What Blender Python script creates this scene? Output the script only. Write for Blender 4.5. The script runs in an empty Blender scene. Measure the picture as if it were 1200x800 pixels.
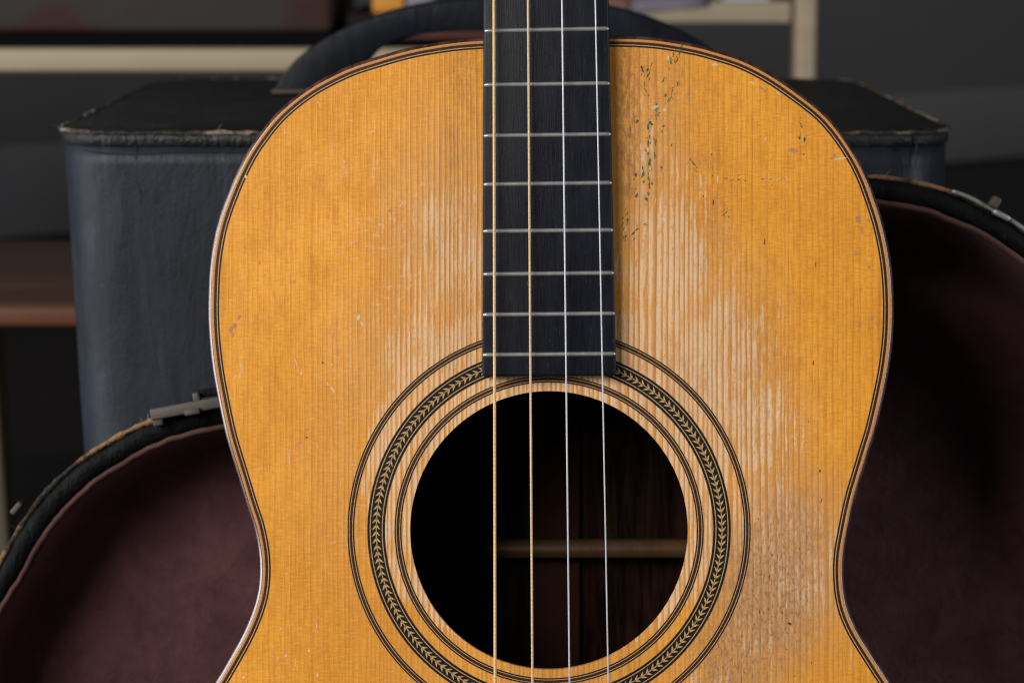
import bpy, math, random
from mathutils import Vector, Matrix, noise as mnoise
random.seed(7)
R = math.radians
C = bpy.context.scene.collection
SC = bpy.context.scene

# ---------------------------------------------------------------- camera, world, lamps, exposure
S = 0.00028            # metres per photo pixel on the guitar's face
D = 0.80               # camera to guitar face
LEAN = R(10)           # the guitar leans back by this much, the camera looks down by as much
PYB = 1660.0           # bottom of the guitar body, far below the frame
ZC = (PYB - 400) * S
ROOT = Vector((0, 0, 0.018))
FWD = Vector((0, math.cos(LEAN), -math.sin(LEAN)))
UP = Vector((0, math.sin(LEAN), math.cos(LEAN)))
CAM = ROOT - D * FWD + ZC * UP
cd = bpy.data.cameras.new('camera'); cam = bpy.data.objects.new('camera', cd); C.objects.link(cam)
cam.location = CAM
cam.rotation_euler = (R(90) - LEAN, 0, 0)
cd.sensor_width = 36; cd.sensor_fit = 'HORIZONTAL'; cd.lens = 36 * D / (1200 * S)
cd.clip_start = 0.02; cd.clip_end = 60
cd.dof.use_dof = True; cd.dof.focus_distance = D - 0.003; cd.dof.aperture_fstop = 17
SC.camera = cam

w = bpy.data.worlds.new('World'); SC.world = w; w.use_nodes = True
bg = w.node_tree.nodes['Background']; bg.inputs[0].default_value = (0.75, 0.85, 1.0, 1); bg.inputs[1].default_value = 0.022

def area(name, loc, target, size, power, color, size_y=None):
    l = bpy.data.lights.new(name, 'AREA'); l.energy = power; l.color = color; l.size = size
    if size_y: l.shape = 'RECTANGLE'; l.size_y = size_y
    o = bpy.data.objects.new(name, l); C.objects.link(o); o.location = loc
    d = Vector(target) - Vector(loc); o.rotation_euler = d.to_track_quat('-Z', 'Y').to_euler()
    return o
area('window_light', (-1.08, -1.30, 1.15), (0.0, 0.05, 0.42), 1.25, 48, (1.0, 0.965, 0.92), 0.8)
area('side_window_light', (-1.15, 0.02, 0.50), (0.0, 0.08, 0.44), 0.36, 11, (0.93, 0.96, 1.0), 0.92)
area('far_window_light', (1.30, -0.45, 0.56), (0.05, 0.12, 0.40), 0.26, 9, (0.88, 0.93, 1.0), 0.9)
area('room_light', (1.9, 2.2, 2.4), (1.6, 4.2, 0.6), 0.8, 13, (1.0, 0.97, 0.97))
SC.view_settings.view_transform = 'Standard'; SC.view_settings.look = 'None'
SC.view_settings.gamma = 1; SC.view_settings.exposure = 0.0
SC.view_settings.use_curve_mapping = False
SC.render.engine = 'CYCLES'; SC.cycles.use_denoising = True
SC.cycles.max_bounces = 8; SC.cycles.pixel_filter_type = 'BLACKMAN_HARRIS'; SC.cycles.filter_width = 1.25

# ---------------------------------------------------------------- helpers
def link(o, parent=None):
    C.objects.link(o)
    if parent: o.parent = parent
    return o
def mesh(name, verts, faces, mat, parent=None, smooth=False, **props):
    me = bpy.data.meshes.new(name); me.from_pydata([tuple(v) for v in verts], [], faces); me.update()
    if mat: me.materials.append(mat)
    if smooth:
        for p in me.polygons: p.use_smooth = True
    o = bpy.data.objects.new(name, me); link(o, parent)
    for k, v in props.items(): o[k] = v
    return o
def thing(name, label, cat, loc=(0, 0, 0), rot=(0, 0, 0), group=None):
    o = bpy.data.objects.new(name, None); C.objects.link(o); o.empty_display_size = 0.05
    o.location = loc; o.rotation_euler = rot; o['label'] = label; o['category'] = cat
    if group: o['group'] = group
    return o
def bevel(o, wdt, seg=2, ang=40):
    m = o.modifiers.new('bevel', 'BEVEL'); m.width = wdt; m.segments = seg; m.limit_method = 'ANGLE'; m.angle_limit = R(ang)
    for p in o.data.polygons: p.use_smooth = True
    return o
def box(name, lo, hi, mat, parent=None, bev=0.002, **props):
    (x0, y0, z0), (x1, y1, z1) = lo, hi
    v = [(x0,y0,z0),(x1,y0,z0),(x1,y1,z0),(x0,y1,z0),(x0,y0,z1),(x1,y0,z1),(x1,y1,z1),(x0,y1,z1)]
    f = [(0,3,2,1),(4,5,6,7),(0,1,5,4),(1,2,6,5),(2,3,7,6),(3,0,4,7)]
    o = mesh(name, v, f, mat, parent, **props)
    return bevel(o, bev) if bev else o
def tube(name, pts, rad, mat, parent=None, n=10, closed=False, caps=True, **props):
    pts = [Vector(p) for p in pts]; N = len(pts); vs = []; fs = []
    rs = rad if isinstance(rad, (list, tuple)) else [rad] * N
    ref = None
    for i, p in enumerate(pts):
        a = pts[(i - 1) % N] if (closed or i) else p; b = pts[(i + 1) % N] if (closed or i < N - 1) else p
        t = (b - a).normalized()
        if ref is None:
            ref = t.orthogonal().normalized()
        ref = (ref - t * ref.dot(t)).normalized(); bi = t.cross(ref)
        for k in range(n):
            an = 2 * math.pi * k / n
            vs.append(p + (ref * math.cos(an) + bi * math.sin(an)) * rs[i])
    for i in range(N if closed else N - 1):
        j = (i + 1) % N
        for k in range(n):
            fs.append((i*n+k, i*n+(k+1) % n, j*n+(k+1) % n, j*n+k))
    if caps and not closed:
        fs.append(tuple(range(n-1, -1, -1))); fs.append(tuple((N-1)*n+k for k in range(n)))
    return mesh(name, vs, fs, mat, parent, True, **props)
def crom(P, per=14, closed=True):
    out = []; N = len(P)
    for i in range(N if closed else N - 1):
        g = (lambda k: P[k % N]) if closed else (lambda k: P[min(max(k, 0), N - 1)])
        p0, p1, p2, p3 = g(i-1), g(i), g(i+1), g(i+2)
        for k in range(per):
            t = k / per
            out.append(tuple(0.5 * (2*b + (c-a)*t + (2*a-5*b+4*c-d)*t*t + (3*b-a-3*c+d)*t**3) for a, b, c, d in zip(p0, p1, p2, p3)))
    if not closed: out.append(tuple(P[-1]))
    return out
def resample(L, n):
    L = list(L) + [L[0]]; s = [0]
    for a, b in zip(L, L[1:]): s.append(s[-1] + math.dist(a, b))
    out = []; j = 0
    for i in range(n):
        t = s[-1] * i / n
        while s[j+1] < t: j += 1
        k = (t - s[j]) / max(1e-9, s[j+1] - s[j])
        out.append(tuple(a + (b - a) * k for a, b in zip(L[j], L[j+1])))
    return out
def smooth_loop(L, it=2):
    n = len(L)
    for _ in range(it):
        L = [tuple((L[i-1][k] + 2*L[i][k] + L[(i+1) % n][k]) / 4 for k in (0, 1)) for i in range(n)]
    return L
def inward(L, step=2):
    n = len(L); A = sum(L[i][0]*L[(i+1) % n][1] - L[(i+1) % n][0]*L[i][1] for i in range(n))
    sg = 1 if A > 0 else -1; out = []
    for i in range(n):
        dx = L[(i+step) % n][0] - L[i-step][0]; dy = L[(i+step) % n][1] - L[i-step][1]; h = math.hypot(dx, dy)
        out.append((-dy / h * sg, dx / h * sg))
    return out
def rim(name, L, prof, mapper, mat, parent, wob=0.0, smooth=True, **props):
    """sweep a profile [(inward offset, depth)] along a closed loop"""
    nm = inward(L); n = len(L); m = len(prof); vs = []; fs = []
    for (p, q) in zip(L, nm):
        jo = wob * mnoise.noise(Vector((p[0] * 60, p[1] * 60, 1.3))) + wob * .6 * mnoise.noise(Vector((p[0] * 260, p[1] * 260, 4.1))) if wob else 0
        for (o, y) in prof:
            o += jo; y += jo * .6
            vs.append(mapper(p[0] + q[0]*o, p[1] + q[1]*o, y))
    for i in range(n):
        j = (i + 1) % n
        for k in range(m - 1): fs.append((i*m+k, i*m+k+1, j*m+k+1, j*m+k))
    return mesh(name, vs, fs, mat, parent, smooth, **props)

# ---------------------------------------------------------------- material helper
class NT:
    def __init__(s, name, rough=0.5, spec=0.5, metal=0.0):
        s.m = bpy.data.materials.new(name); s.m.use_nodes = True; s.t = s.m.node_tree; s.n = s.t.nodes; s.l = s.t.links
        s.b = s.n['Principled BSDF']; s.b.inputs['Roughness'].default_value = rough
        s.b.inputs['Specular IOR Level'].default_value = spec; s.b.inputs['Metallic'].default_value = metal
        s.co = None
    def put(s, sock, v):
        if isinstance(v, bpy.types.NodeSocket): s.l.new(v, sock)
        elif isinstance(v, (tuple, list)) and len(v) == 3 and sock.type == 'RGBA': sock.default_value = (*v, 1)
        else: sock.default_value = v
    def coord(s):
        if not s.co: s.co = s.n.new('ShaderNodeTexCoord').outputs['Object']
        return s.co
    def math(s, op, a, b=0.0, c=None, clamp=False):
        x = s.n.new('ShaderNodeMath'); x.operation = op; x.use_clamp = clamp
        s.put(x.inputs[0], a); s.put(x.inputs[1], b)
        if c is not None: s.put(x.inputs[2], c)
        return x.outputs[0]
    def map(s, v, a, b, c=0.0, d=1.0, mode='SMOOTHSTEP'):
        x = s.n.new('ShaderNodeMapRange'); x.interpolation_type = mode
        for i, q in enumerate((v, a, b, c, d)): s.put(x.inputs[i], q)
        return x.outputs[0]
    def sep(s, v=None):
        x = s.n.new('ShaderNodeSeparateXYZ'); s.put(x.inputs[0], v or s.coord()); return x.outputs
    def vec(s, x, y, z=0.0):
        c = s.n.new('ShaderNodeCombineXYZ')
        for i, q in enumerate((x, y, z)): s.put(c.inputs[i], q)
        return c.outputs[0]
    def scaled(s, sc):
        x = s.n.new('ShaderNodeVectorMath'); x.operation = 'MULTIPLY'; s.put(x.inputs[0], s.coord()); x.inputs[1].default_value = sc
        return x.outputs[0]
    def noise(s, v, scale=1.0, detail=3.0, rough=0.55, dist=0.0):
        x = s.n.new('ShaderNodeTexNoise'); s.put(x.inputs['Vector'], v); x.inputs['Scale'].default_value = scale
        x.inputs['Detail'].default_value = detail; x.inputs['Roughness'].default_value = rough; x.inputs['Distortion'].default_value = dist
        return x.outputs['Fac']
    def white(s, v):
        x = s.n.new('ShaderNodeTexWhiteNoise'); x.noise_dimensions = '1D'; s.put(x.inputs['W'], v); return x.outputs['Value']
    def mix(s, f, a, b, mode='MIX'):
        x = s.n.new('ShaderNodeMix'); x.data_type = 'RGBA'; x.blend_type = mode
        s.put(x.inputs[0], f); s.put(x.inputs[6], a); s.put(x.inputs[7], b); return x.outputs[2]
    def bump(s, h, dist, strength=1.0, prev=None):
        x = s.n.new('ShaderNodeBump'); x.inputs['Distance'].default_value = dist; x.inputs['Strength'].default_value = strength
        s.put(x.inputs['Height'], h)
        if prev: s.l.new(prev, x.inputs['Normal'])
        return x.outputs[0]
    def out(s, col=None, rough=None, normal=None):
        if col is not None: s.put(s.b.inputs['Base Color'], col)
        if rough is not None: s.put(s.b.inputs['Roughness'], rough)
        if normal is not None: s.put(s.b.inputs['Normal'], normal)
        return s.m
    def blob(s, px, py, cx, cy, rx, ry, k=1.0, inner=0.2):
        dx = s.math('DIVIDE', s.math('SUBTRACT', px, cx), rx); dy = s.math('DIVIDE', s.math('SUBTRACT', py, cy), ry)
        d = s.math('SQRT', s.math('ADD', s.math('MULTIPLY', dx, dx), s.math('MULTIPLY', dy, dy)))
        return s.map(d, inner, 1.0, k, 0.0)
    def blobs(s, px, py, L):
        m = None
        for b in L:
            q = s.blob(px, py, *b); m = q if m is None else s.math('MAXIMUM', m, q)
        return m

def plain(name, col, rough=0.5, spec=0.5, metal=0.0, vary=0.15, scale=120, bump=0.0):
    t = NT(name, rough, spec, metal); nz = t.noise(t.scaled((1, 1, 1)), scale, 4)
    c = t.mix(nz, tuple(x * (1 - vary) for x in col), tuple(min(1, x * (1 + vary)) for x in col))
    return t.out(c, t.map(nz, 0, 1, rough - 0.06, rough + 0.06, 'LINEAR'), t.bump(nz, bump) if bump else None)

# ---------------------------------------------------------------- materials
def spruce():
    t = NT('spruce_top', 0.45, 0.2); X, Y, Z = t.sep()
    px = t.math('MULTIPLY_ADD', X, 1 / S, 600.0); py = t.math('MULTIPLY_ADD', Z, -1 / S, PYB)
    # growth rings: one sharp dark line every 6 to 8 px, uneven, gently wandering
    wob = t.math('MULTIPLY', t.math('SUBTRACT', t.noise(t.vec(t.math('MULTIPLY', px, .012), t.math('MULTIPLY', py, .0035)), 1, 2), .5), 5.0)
    u = t.math('ADD', t.math('ABSOLUTE', t.math('SUBTRACT', px, 646.0)), wob)
    jit = t.math('MULTIPLY', t.noise(t.vec(t.math('MULTIPLY', px, .022), 3.7), 1, 2), 6.0)
    ph = t.math('ADD', t.math('MULTIPLY', u, t.map(px, 560, 740, 1 / 5.9, 1 / 6.9)), jit)
    saw = t.math('FRACT', ph); idx = t.math('FLOOR', ph); rnd = t.white(idx)
    line = t.math('MULTIPLY', t.map(saw, .30, .88), t.map(saw, .88, 1.0, 1.0, 0.0))
    along = t.noise(t.vec(t.math('ADD', t.math('MULTIPLY', px, .05), t.math('MULTIPLY', rnd, 9.0)), t.math('MULTIPLY', py, .012)), 1, 3)
    lamp = t.math('MULTIPLY', line, t.math('MULTIPLY', t.math('MULTIPLY_ADD', rnd, .75, .25), t.map(along, .3, .65, .55, 1.0)))
    # bare, worn wood
    W = [(532,305,110,205,.80,.0), (510,385,120,120,.80,.0), (465,310,130,170,.34,.0), (644,560,236,232,.84,.88),
         (520,450,110,90,.66), (400,560,110,230,.20,.0), (650,760,260,110,.26,.2),
         (760,190,40,170,.50), (785,320,120,220,.98,.0), (835,420,140,160,.98,.0), (880,500,115,150,.90,.0), (885,590,95,120,.80,.0), (905,390,80,140,.30,.0),
         (925,665,85,135,.66,.25), (890,590,90,90,.5), (885,740,100,120,.54,.1), (835,800,90,90,.52), (965,640,50,100,.55), (1000,760,60,80,.3),
         (760,440,70,90,.82), (400,450,90,150,.26,.0), (440,210,110,110,.28,.0), (850,250,140,120,.16,.0)]
    wm = t.blobs(px, py, W)
    stre = t.noise(t.vec(t.math('ADD', t.math('MULTIPLY', px, .16), t.math('MULTIPLY', rnd, 5.0)), t.math('MULTIPLY', py, .018)), 1, 4, .6)
    fine = t.noise(t.vec(t.math('MULTIPLY', px, .38), t.math('MULTIPLY', py, .16)), 1, 4, .7)
    wr = t.math('ADD', wm, t.math('ADD', t.math('MULTIPLY', t.math('SUBTRACT', stre, .5), 2.5), t.math('MULTIPLY', t.math('SUBTRACT', fine, .5), 1.5)))
    wr = t.math('SUBTRACT', wr, t.math('MULTIPLY', line, .30))
    worn = t.math('MULTIPLY', t.map(wr, .40, .80), t.map(wm, .02, .3))
    # thinned varnish around the bare patches
    hm = t.blobs(px, py, [(530,290,135,270,.95,.0), (480,420,150,150,.75,.0), (644,570,270,260,.62,.55), (765,230,70,260,.85,.0), (810,400,140,190,.95,.05),
                          (910,660,150,190,1.0,.2), (870,500,120,160,.75,.0), (430,560,130,260,.35,.0), (650,780,330,140,.35,.1)])
    hn = t.noise(t.vec(t.math('MULTIPLY', px, .05), t.math('MULTIPLY', py, .02)), 1, 4, .6)
    half = t.math('MULTIPLY', hm, t.map(hn, .3, .65, .55, 1.0))
    fl1 = t.noise(t.vec(t.math('MULTIPLY', px, .13), t.math('MULTIPLY', py, .15)), 1, 3, .6)
    fl2 = t.noise(t.vec(t.math('MULTIPLY', px, .012), t.math('MULTIPLY', py, .02)), 1, 2)
    flake = t.math('MULTIPLY', t.map(fl1, .55, .66), t.math('MULTIPLY', t.map(fl2, .44, .58), t.blobs(px, py, [(450,270,120,200,.9,.3), (410,520,80,260,.7,.3), (640,740,330,80,.5,.3), (850,330,110,170,.6,.3), (930,470,90,140,.6,.2)])))
    # colour of the old varnish
    big = t.noise(t.vec(t.math('MULTIPLY', px, .006), t.math('MULTIPLY', py, .005)), 1, 3)
    amber = t.mix(t.map(big, .3, .7), (.605, .246, .022), (.73, .318, .036))
    mid = t.noise(t.vec(t.math('MULTIPLY', px, .045), t.math('MULTIPLY', py, .02)), 1, 4, .6)
    amber = t.mix(t.map(mid, .42, .75, 0, .55), amber, (.50, .19, .020))
    silk = t.noise(t.vec(t.math('MULTIPLY', px, .075), t.math('MULTIPLY', py, .46)), 1, 4, .7)
    amber = t.mix(t.map(silk, .44, .70, 0, .50), amber, (.43, .155, .014))
    silk2 = t.noise(t.vec(t.math('MULTIPLY_ADD', px, .09, 31.0), t.math('MULTIPLY', py, .40)), 1, 4, .7)
    amber = t.mix(t.map(silk2, .46, .72, 0, .44), amber, (.86, .405, .062))
    fib = t.noise(t.vec(t.math('MULTIPLY', px, .46), t.math('MULTIPLY', py, .030)), 1, 4, .7)
    amber = t.mix(t.map(fib, .44, .70, 0, .50), amber, (.40, .15, .018))
    amber = t.mix(t.math('MULTIPLY', lamp, t.map(px, 430, 760, .34, .56)), amber, (.32, .105, .012))
    amber = t.mix(t.math('MULTIPLY', half, .80), amber, t.mix(t.math('MAXIMUM', line, t.map(fine, .45, .75, 0, .8)), (.57, .33, .150), (.40, .18, .058)))
    amber = t.mix(t.math('MULTIPLY', flake, .62), amber, (.60, .36, .20))
    pale = t.mix(t.map(worn, .25, .9), t.mix(fib, (.56, .29, .11), (.66, .37, .16)), t.mix(fib, (.60, .39, .22), (.73, .51, .31)))
    pale = t.mix(t.map(fine, .48, .74, 0, .6), pale, (.42, .22, .10))
    pale = t.mix(t.math('MULTIPLY', t.math('MULTIPLY', line, t.math('MULTIPLY_ADD', rnd, .5, .5)), .95), pale, (.40, .165, .04))
    col = t.mix(t.math('MULTIPLY', worn, .88), amber, pale)
    # ground-in dirt
    dm = t.blobs(px, py, [(736,135,20,140,1.0,.5), (752,90,26,70,.6), (800,120,60,90,.35), (830,240,60,160,.35), (890,430,70,180,.42), (700,790,200,40,.3), (900,710,90,120,.95), (925,640,80,120,.7), (860,770,80,80,.8), (545,90,30,90,.5), (536,180,26,120,.3), (768,170,30,110,.4), (800,470,90,110,.3)])
    dn = t.noise(t.vec(t.math('MULTIPLY', px, .20), t.math('MULTIPLY', py, .065)), 1, 5, .75)
    dirt = t.math('MULTIPLY', dm, t.map(dn, .42, .58))
    col = t.mix(t.math('MULTIPLY', dirt, .66), col, (.24, .105, .045))
    gm_ = t.blobs(px, py, [(905,690,85,120,1.0,.3), (860,770,80,70,.9,.2), (930,630,70,70,.7,.2)])
    col = t.mix(t.math('MULTIPLY', gm_, .40), col, (.40, .235, .125))
    g2 = t.noise(t.vec(t.math('MULTIPLY', px, .30), t.math('MULTIPLY', py, .13)), 1, 5, .75)
    col = t.mix(t.math('MULTIPLY', gm_, t.map(g2, .50, .60, 0, .66)), col, (.19, .085, .035))
    pit = t.noise(t.vec(t.math('MULTIPLY', px, .20), t.math('MULTIPLY', py, .16)), 1, 2, .5)
    col = t.mix(t.map(pit, .71, .76, 0, .4), col, (.50, .30, .19))
    pit2 = t.noise(t.vec(t.math('MULTIPLY_ADD', px, .30, 77.0), t.math('MULTIPLY', py, .14)), 1, 2, .5)
    col = t.mix(t.map(pit2, .735, .775, 0, .55), col, (.17, .06, .02))
    h = t.math('ADD', t.math('MULTIPLY', line, t.math('MULTIPLY_ADD', t.math('MAXIMUM', worn, half), .55, .16)), t.math('MULTIPLY', fib, .35))
    h = t.math('ADD', h, t.math('MULTIPLY', t.math('MULTIPLY', worn, fine), .5))
    nrm = t.bump(h, .00016, .9)
    und = t.noise(t.vec(t.math('MULTIPLY', px, .02), t.math('MULTIPLY', py, .008)), 1, 2)
    nrm = t.bump(und, .0012, .5, nrm)
    return t.out(col, t.map(worn, 0, 1, .42, .62), nrm)

def fretwood():
    t = NT('ebony', 0.45, 0.16)
    f = t.noise(t.scaled((2600, 2600, 110)), 1, 4, .65); g = t.noise(t.scaled((90, 90, 25)), 1, 3)
    p = t.noise(t.scaled((1500, 1500, 260)), 1, 2)
    c = t.mix(t.map(f, .3, .7), (.0035, .004, .0068), (.010, .011, .017))  # bluish cast of reflected sky light is put into the black wood
    c = t.mix(t.map(p, .66, .78, 0, .5), c, (.06, .06, .075))
    c = t.mix(t.map(g, .45, .7, 0, .3), c, (.018, .020, .027))
    return t.out(c, t.map(g, .3, .7, .36, .55), t.bump(f, .00008))

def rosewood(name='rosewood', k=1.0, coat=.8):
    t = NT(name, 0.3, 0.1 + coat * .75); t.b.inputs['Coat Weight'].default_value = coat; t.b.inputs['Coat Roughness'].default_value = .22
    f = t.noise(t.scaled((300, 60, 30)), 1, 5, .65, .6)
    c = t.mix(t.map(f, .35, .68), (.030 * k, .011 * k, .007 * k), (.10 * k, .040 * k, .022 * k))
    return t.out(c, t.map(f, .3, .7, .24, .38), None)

def line_wood(name, col, dark=.55, wear=.25):
    t = NT(name, 0.4, 0.15)
    f = t.noise(t.scaled((1400, 1400, 1400)), 1, 3); g = t.noise(t.scaled((160, 160, 160)), 1, 4, .6)
    c = t.mix(t.map(f, .3, .7), tuple(x * dark for x in col), col)
    c = t.mix(t.map(g, .62, .74, 0, wear), c, (.40, .25, .14))
    return t.out(c, None, t.bump(f, .00004))

def string_mat(name, col, wound):
    t = NT(name, .4, .5, .35)
    X, Y, Z = t.sep(); s = t.math('SINE', t.math('MULTIPLY', Z, 2 * math.pi / .00042))
    nz = t.noise(t.scaled((300, 300, 120)), 1, 3)
    c = t.mix(nz, tuple(x * .8 for x in col), col)
    return t.out(c, t.map(nz, .3, .7, .36, .5), t.bump(s, .00003) if wound else None)

def leatherette(name, lo, hi, rough=.45, spec=.5, amt=.0005):
    t = NT(name, rough, spec)
    a = t.noise(t.scaled((1, 1, 1)), 9, 5, .6); a2 = t.noise(t.scaled((1, 1, .45)), 34, 5, .65, .3)
    b = t.noise(t.scaled((1, 1, .12)), 80, 5, .7, .5); g = t.noise(t.scaled((1, 1, 1)), 800, 3)
    sc = t.noise(t.scaled((1, 1, .35)), 150, 3, .7, 1.2)
    c = t.mix(t.map(a, .35, .68), lo, hi)
    c = t.mix(t.map(a2, .52, .7, 0, .5), c, tuple(x * 1.5 for x in hi))
    c = t.mix(t.map(b, .58, .70, 0, .45), c, tuple(x * 2.1 for x in hi))
    c = t.mix(t.map(b, .42, .30, 0, .6), c, tuple(x * .4 for x in lo))
    c = t.mix(t.map(sc, .68, .74, 0, .5), c, tuple(x * 3.2 + .01 for x in hi))
    h = t.math('ADD', t.math('MULTIPLY', b, .8), t.math('MULTIPLY', g, .25)); h = t.math('ADD', h, t.math('ADD', t.math('MULTIPLY', a, 1.6), t.math('MULTIPLY', a2, 1.8)))
    return t.out(c, t.map(a2, .3, .7, rough - .1, rough + .16), t.bump(h, amt * 3, .8))

def frayed(name, tan, dark, cover=.5):
    t = NT(name, .75, .2); a = t.noise(t.scaled((1, 1, 1)), 26, 6, .75); b = t.noise(t.scaled((1, 1, 1)), 900, 2)
    c = t.mix(t.map(a, cover - .06, cover + .06), tan, dark); c = t.mix(t.map(b, .5, .7, 0, .5), c, tuple(x * .5 for x in tan))
    return t.out(c, None, t.bump(b, .0008))

def plush():
    t = NT('plush', .9, .1)
    a = t.noise(t.scaled((1, 1, 1)), 48, 6, .65, .6); a2 = t.noise(t.scaled((1, 1, 1)), 130, 5, .7, .4); b = t.noise(t.scaled((1, .4, 1)), 1600, 2); g = t.noise(t.scaled((1, 1, 1)), 9, 3)
    c = t.mix(t.map(a, .36, .66), (.066, .027, .030), (.104, .045, .046))
    c = t.mix(t.map(a2, .5, .72, 0, .5), c, (.118, .056, .053)); c = t.mix(t.map(a2, .45, .3, 0, .5), c, (.045, .018, .022))
    c = t.mix(t.map(g, .42, .62, 0, .6), c, (.062, .022, .036)); c = t.mix(t.math('MULTIPLY', b, .4), c, (.04, .014, .016))
    t.b.inputs['Sheen Weight'].default_value = .25; t.b.inputs['Sheen Roughness'].default_value = .5
    t.b.inputs['Sheen Tint'].default_value = (.75, .45, .45, 1)
    return t.out(c, None, t.bump(t.math('ADD', t.math('ADD', a, t.math('MULTIPLY', a2, .5)), t.math('MULTIPLY', b, .25)), .0020, .7))

def crate_mat():
    t = NT('crate_card', .7, .2); a = t.noise(t.scaled((7, 1, 16)), 1, 3, .6); b = t.noise(t.scaled((1.5, 1.5, 1.5)), 1, 2); g = t.noise(t.scaled((1, 1, 1)), 300, 3)
    c = t.mix(b, (.044, .043, .042), (.036, .030, .027)); c = t.mix(t.map(a, .52, .68, 0, .8), c, (.050, .017, .013)); c = t.mix(t.map(a, .44, .3, 0, .5), c, (.022, .021, .020))
    return t.out(c, None, t.bump(g, .0004))

def pine(name, a, b, sc=(4, 60, 60)):
    t = NT(name, .5, .35); f = t.noise(t.scaled(sc), 1, 5, .6, .3)
    return t.out(t.mix(t.map(f, .3, .7), a, b), None, t.bump(f, .0004))

M = dict(
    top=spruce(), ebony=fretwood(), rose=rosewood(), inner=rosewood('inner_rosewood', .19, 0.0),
    tan=line_wood('tan_line', (.50, .235, .075), .75), brown=line_wood('brown_line', (.065, .018, .007), .5, .12),
    cream=line_wood('cream_line', (.46, .32, .16), .65, .0), black=line_wood('black_line', (.016, .011, .010), .6, .10),
    chev=line_wood('herringbone_wood', (.50, .32, .13), .65, .0),
    nickel=plain('nickel', (.36, .36, .35), .34, .5, .6, .2, 400), bronze=string_mat('bronze_string', (.66, .44, .20), True),
    bronze2=string_mat('bronze_string_fine', (.64, .46, .25), True), steel=string_mat('steel_string', (.46, .46, .48), False),
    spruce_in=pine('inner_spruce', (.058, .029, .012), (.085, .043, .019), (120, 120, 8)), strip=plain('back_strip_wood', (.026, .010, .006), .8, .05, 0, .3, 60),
    green=plain('green_paint', (.013, .088, .052), .5, .4, 0, .5, 900), ochre=plain('olive_paint', (.12, .105, .03), .6, .3, 0, .5, 900),
    grey=plain('pale_scuff', (.54, .39, .24), .7, .2, 0, .3, 900), nick=plain('bare_nick', (.60, .38, .25), .7, .2, 0, .3, 700),
    bruise=plain('bruise', (.38, .18, .10), .7, .2, 0, .4, 700), dark=plain('dark_nick', (.075, .03, .014), .7, .2, 0, .4, 900),
    bone=plain('bone', (.7, .62, .47), .4), neck=pine('mahogany', (.09, .035, .018), (.14, .06, .03), (60, 60, 6)),
    skin=leatherette('case_cloth', (.0070, .0090, .0135), (.012, .0155, .0235), .52, .22, .0002), lid=leatherette('lid_cloth', (.004, .004, .004), (.010, .010, .0105), .5, .35, .0009),
    shell=leatherette('shell_cloth', (.0025, .0028, .003), (.0045, .005, .0055), .62, .09, .0008),
    strap=leatherette('strap_leather', (.003, .0042, .007), (.0055, .0072, .012), .42, .13, .0002),
    fray=frayed('frayed_edge', (.24, .185, .13), (.018, .016, .014), .47), fray2=frayed('worn_edge', (.21, .115, .055), (.016, .014, .012), .48),
    welt=plain('welt', (.085, .042, .040), .85, .1, 0, .75, 70, .0012), plush=plush(),
    tin=plain('dull_tin', (.060, .050, .044), .6, .3, .15, .3, 160, .0002),
    birch=pine('birch', (.36, .285, .19), (.43, .35, .245), (3, 60, 60)), stool=pine('stool_wood', (.055, .028, .02), (.09, .05, .035), (5, 50, 50)),
    stool_edge=pine('stool_edge_wood', (.095, .034, .015), (.13, .05, .022), (5, 50, 50)),
    wall=plain('grey_paint', (.115, .115, .118), .8, .2, 0, .08, 3), skirt=plain('skirting_paint', (.17, .17, .175), .6, .3, 0, .08, 4),
    floor=pine('dark_boards', (.010, .008, .007), (.018, .014, .012), (2, 30, 30)),
    crate=crate_mat(), legwood=pine('shaded_leg_wood', (.052, .042, .026), (.082, .068, .042), (60, 60, 3)), gap_black=plain('shadow_black', (.003, .003, .003), .8, .05),  # leg wood darkened to hold shade; the black stands in for shadow gaps
    orange=plain('orange_cloth', (.60, .26, .03), .7), lilac=plain('lilac_cloth', (.22, .19, .25), .7), pink=plain('dusky_cloth', (.24, .12, .10), .7), white=plain('pale_paper', (.55, .57, .66), .7), umber=plain('umber_cloth', (.018, .012, .010), .8, .1), redbook=plain('dusky_red_cloth', (.10, .040, .030), .7, .2),
)

# ---------------------------------------------------------------- room: wall, skirting, floor
fl = mesh('floor', [(-9, -4, 0), (9, -4, 0), (9, 9, 0), (-9, 9, 0)], [(0, 1, 2, 3)], M['floor']); fl['kind'] = 'structure'
p0, p1 = Vector((-.8, 3.05, 0)), Vector((.98, 4.28, 0)); wd = (p1 - p0).normalized(); wn = Vector((wd.y, -wd.x, 0))
a, b = p0 - wd * 5, p1 + wd * 6
def prism(name, a, b, th, z0, z1, mat):
    v = []
    for z in (z0, z1): v += [a + Vector((0, 0, z)), b + Vector((0, 0, z)), b - wn * th + Vector((0, 0, z)), a - wn * th + Vector((0, 0, z))]
    return mesh(name, v, [(0,3,2,1),(4,5,6,7),(0,1,5,4),(1,2,6,5),(2,3,7,6),(3,0,4,7)], mat)
wall = prism('wall', a, b, .1, 0, 2.8, M['wall']); wall['kind'] = 'structure'
sk = prism('skirting', a + wn * .018, b + wn * .018, .017, .002, .147, M['skirt']); bevel(sk, .005); sk['kind'] = 'structure'

def ray(px, py):
    k = S / D
    return FWD + Vector((1, 0, 0)) * ((px - 600) * k) + UP * ((400 - py) * k)
def at(px, py, Y=None, z=None):
    d = ray(px, py); t = (Y - CAM.y) / d.y if Y is not None else (z - CAM.z) / d.z
    return CAM + d * t

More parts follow.
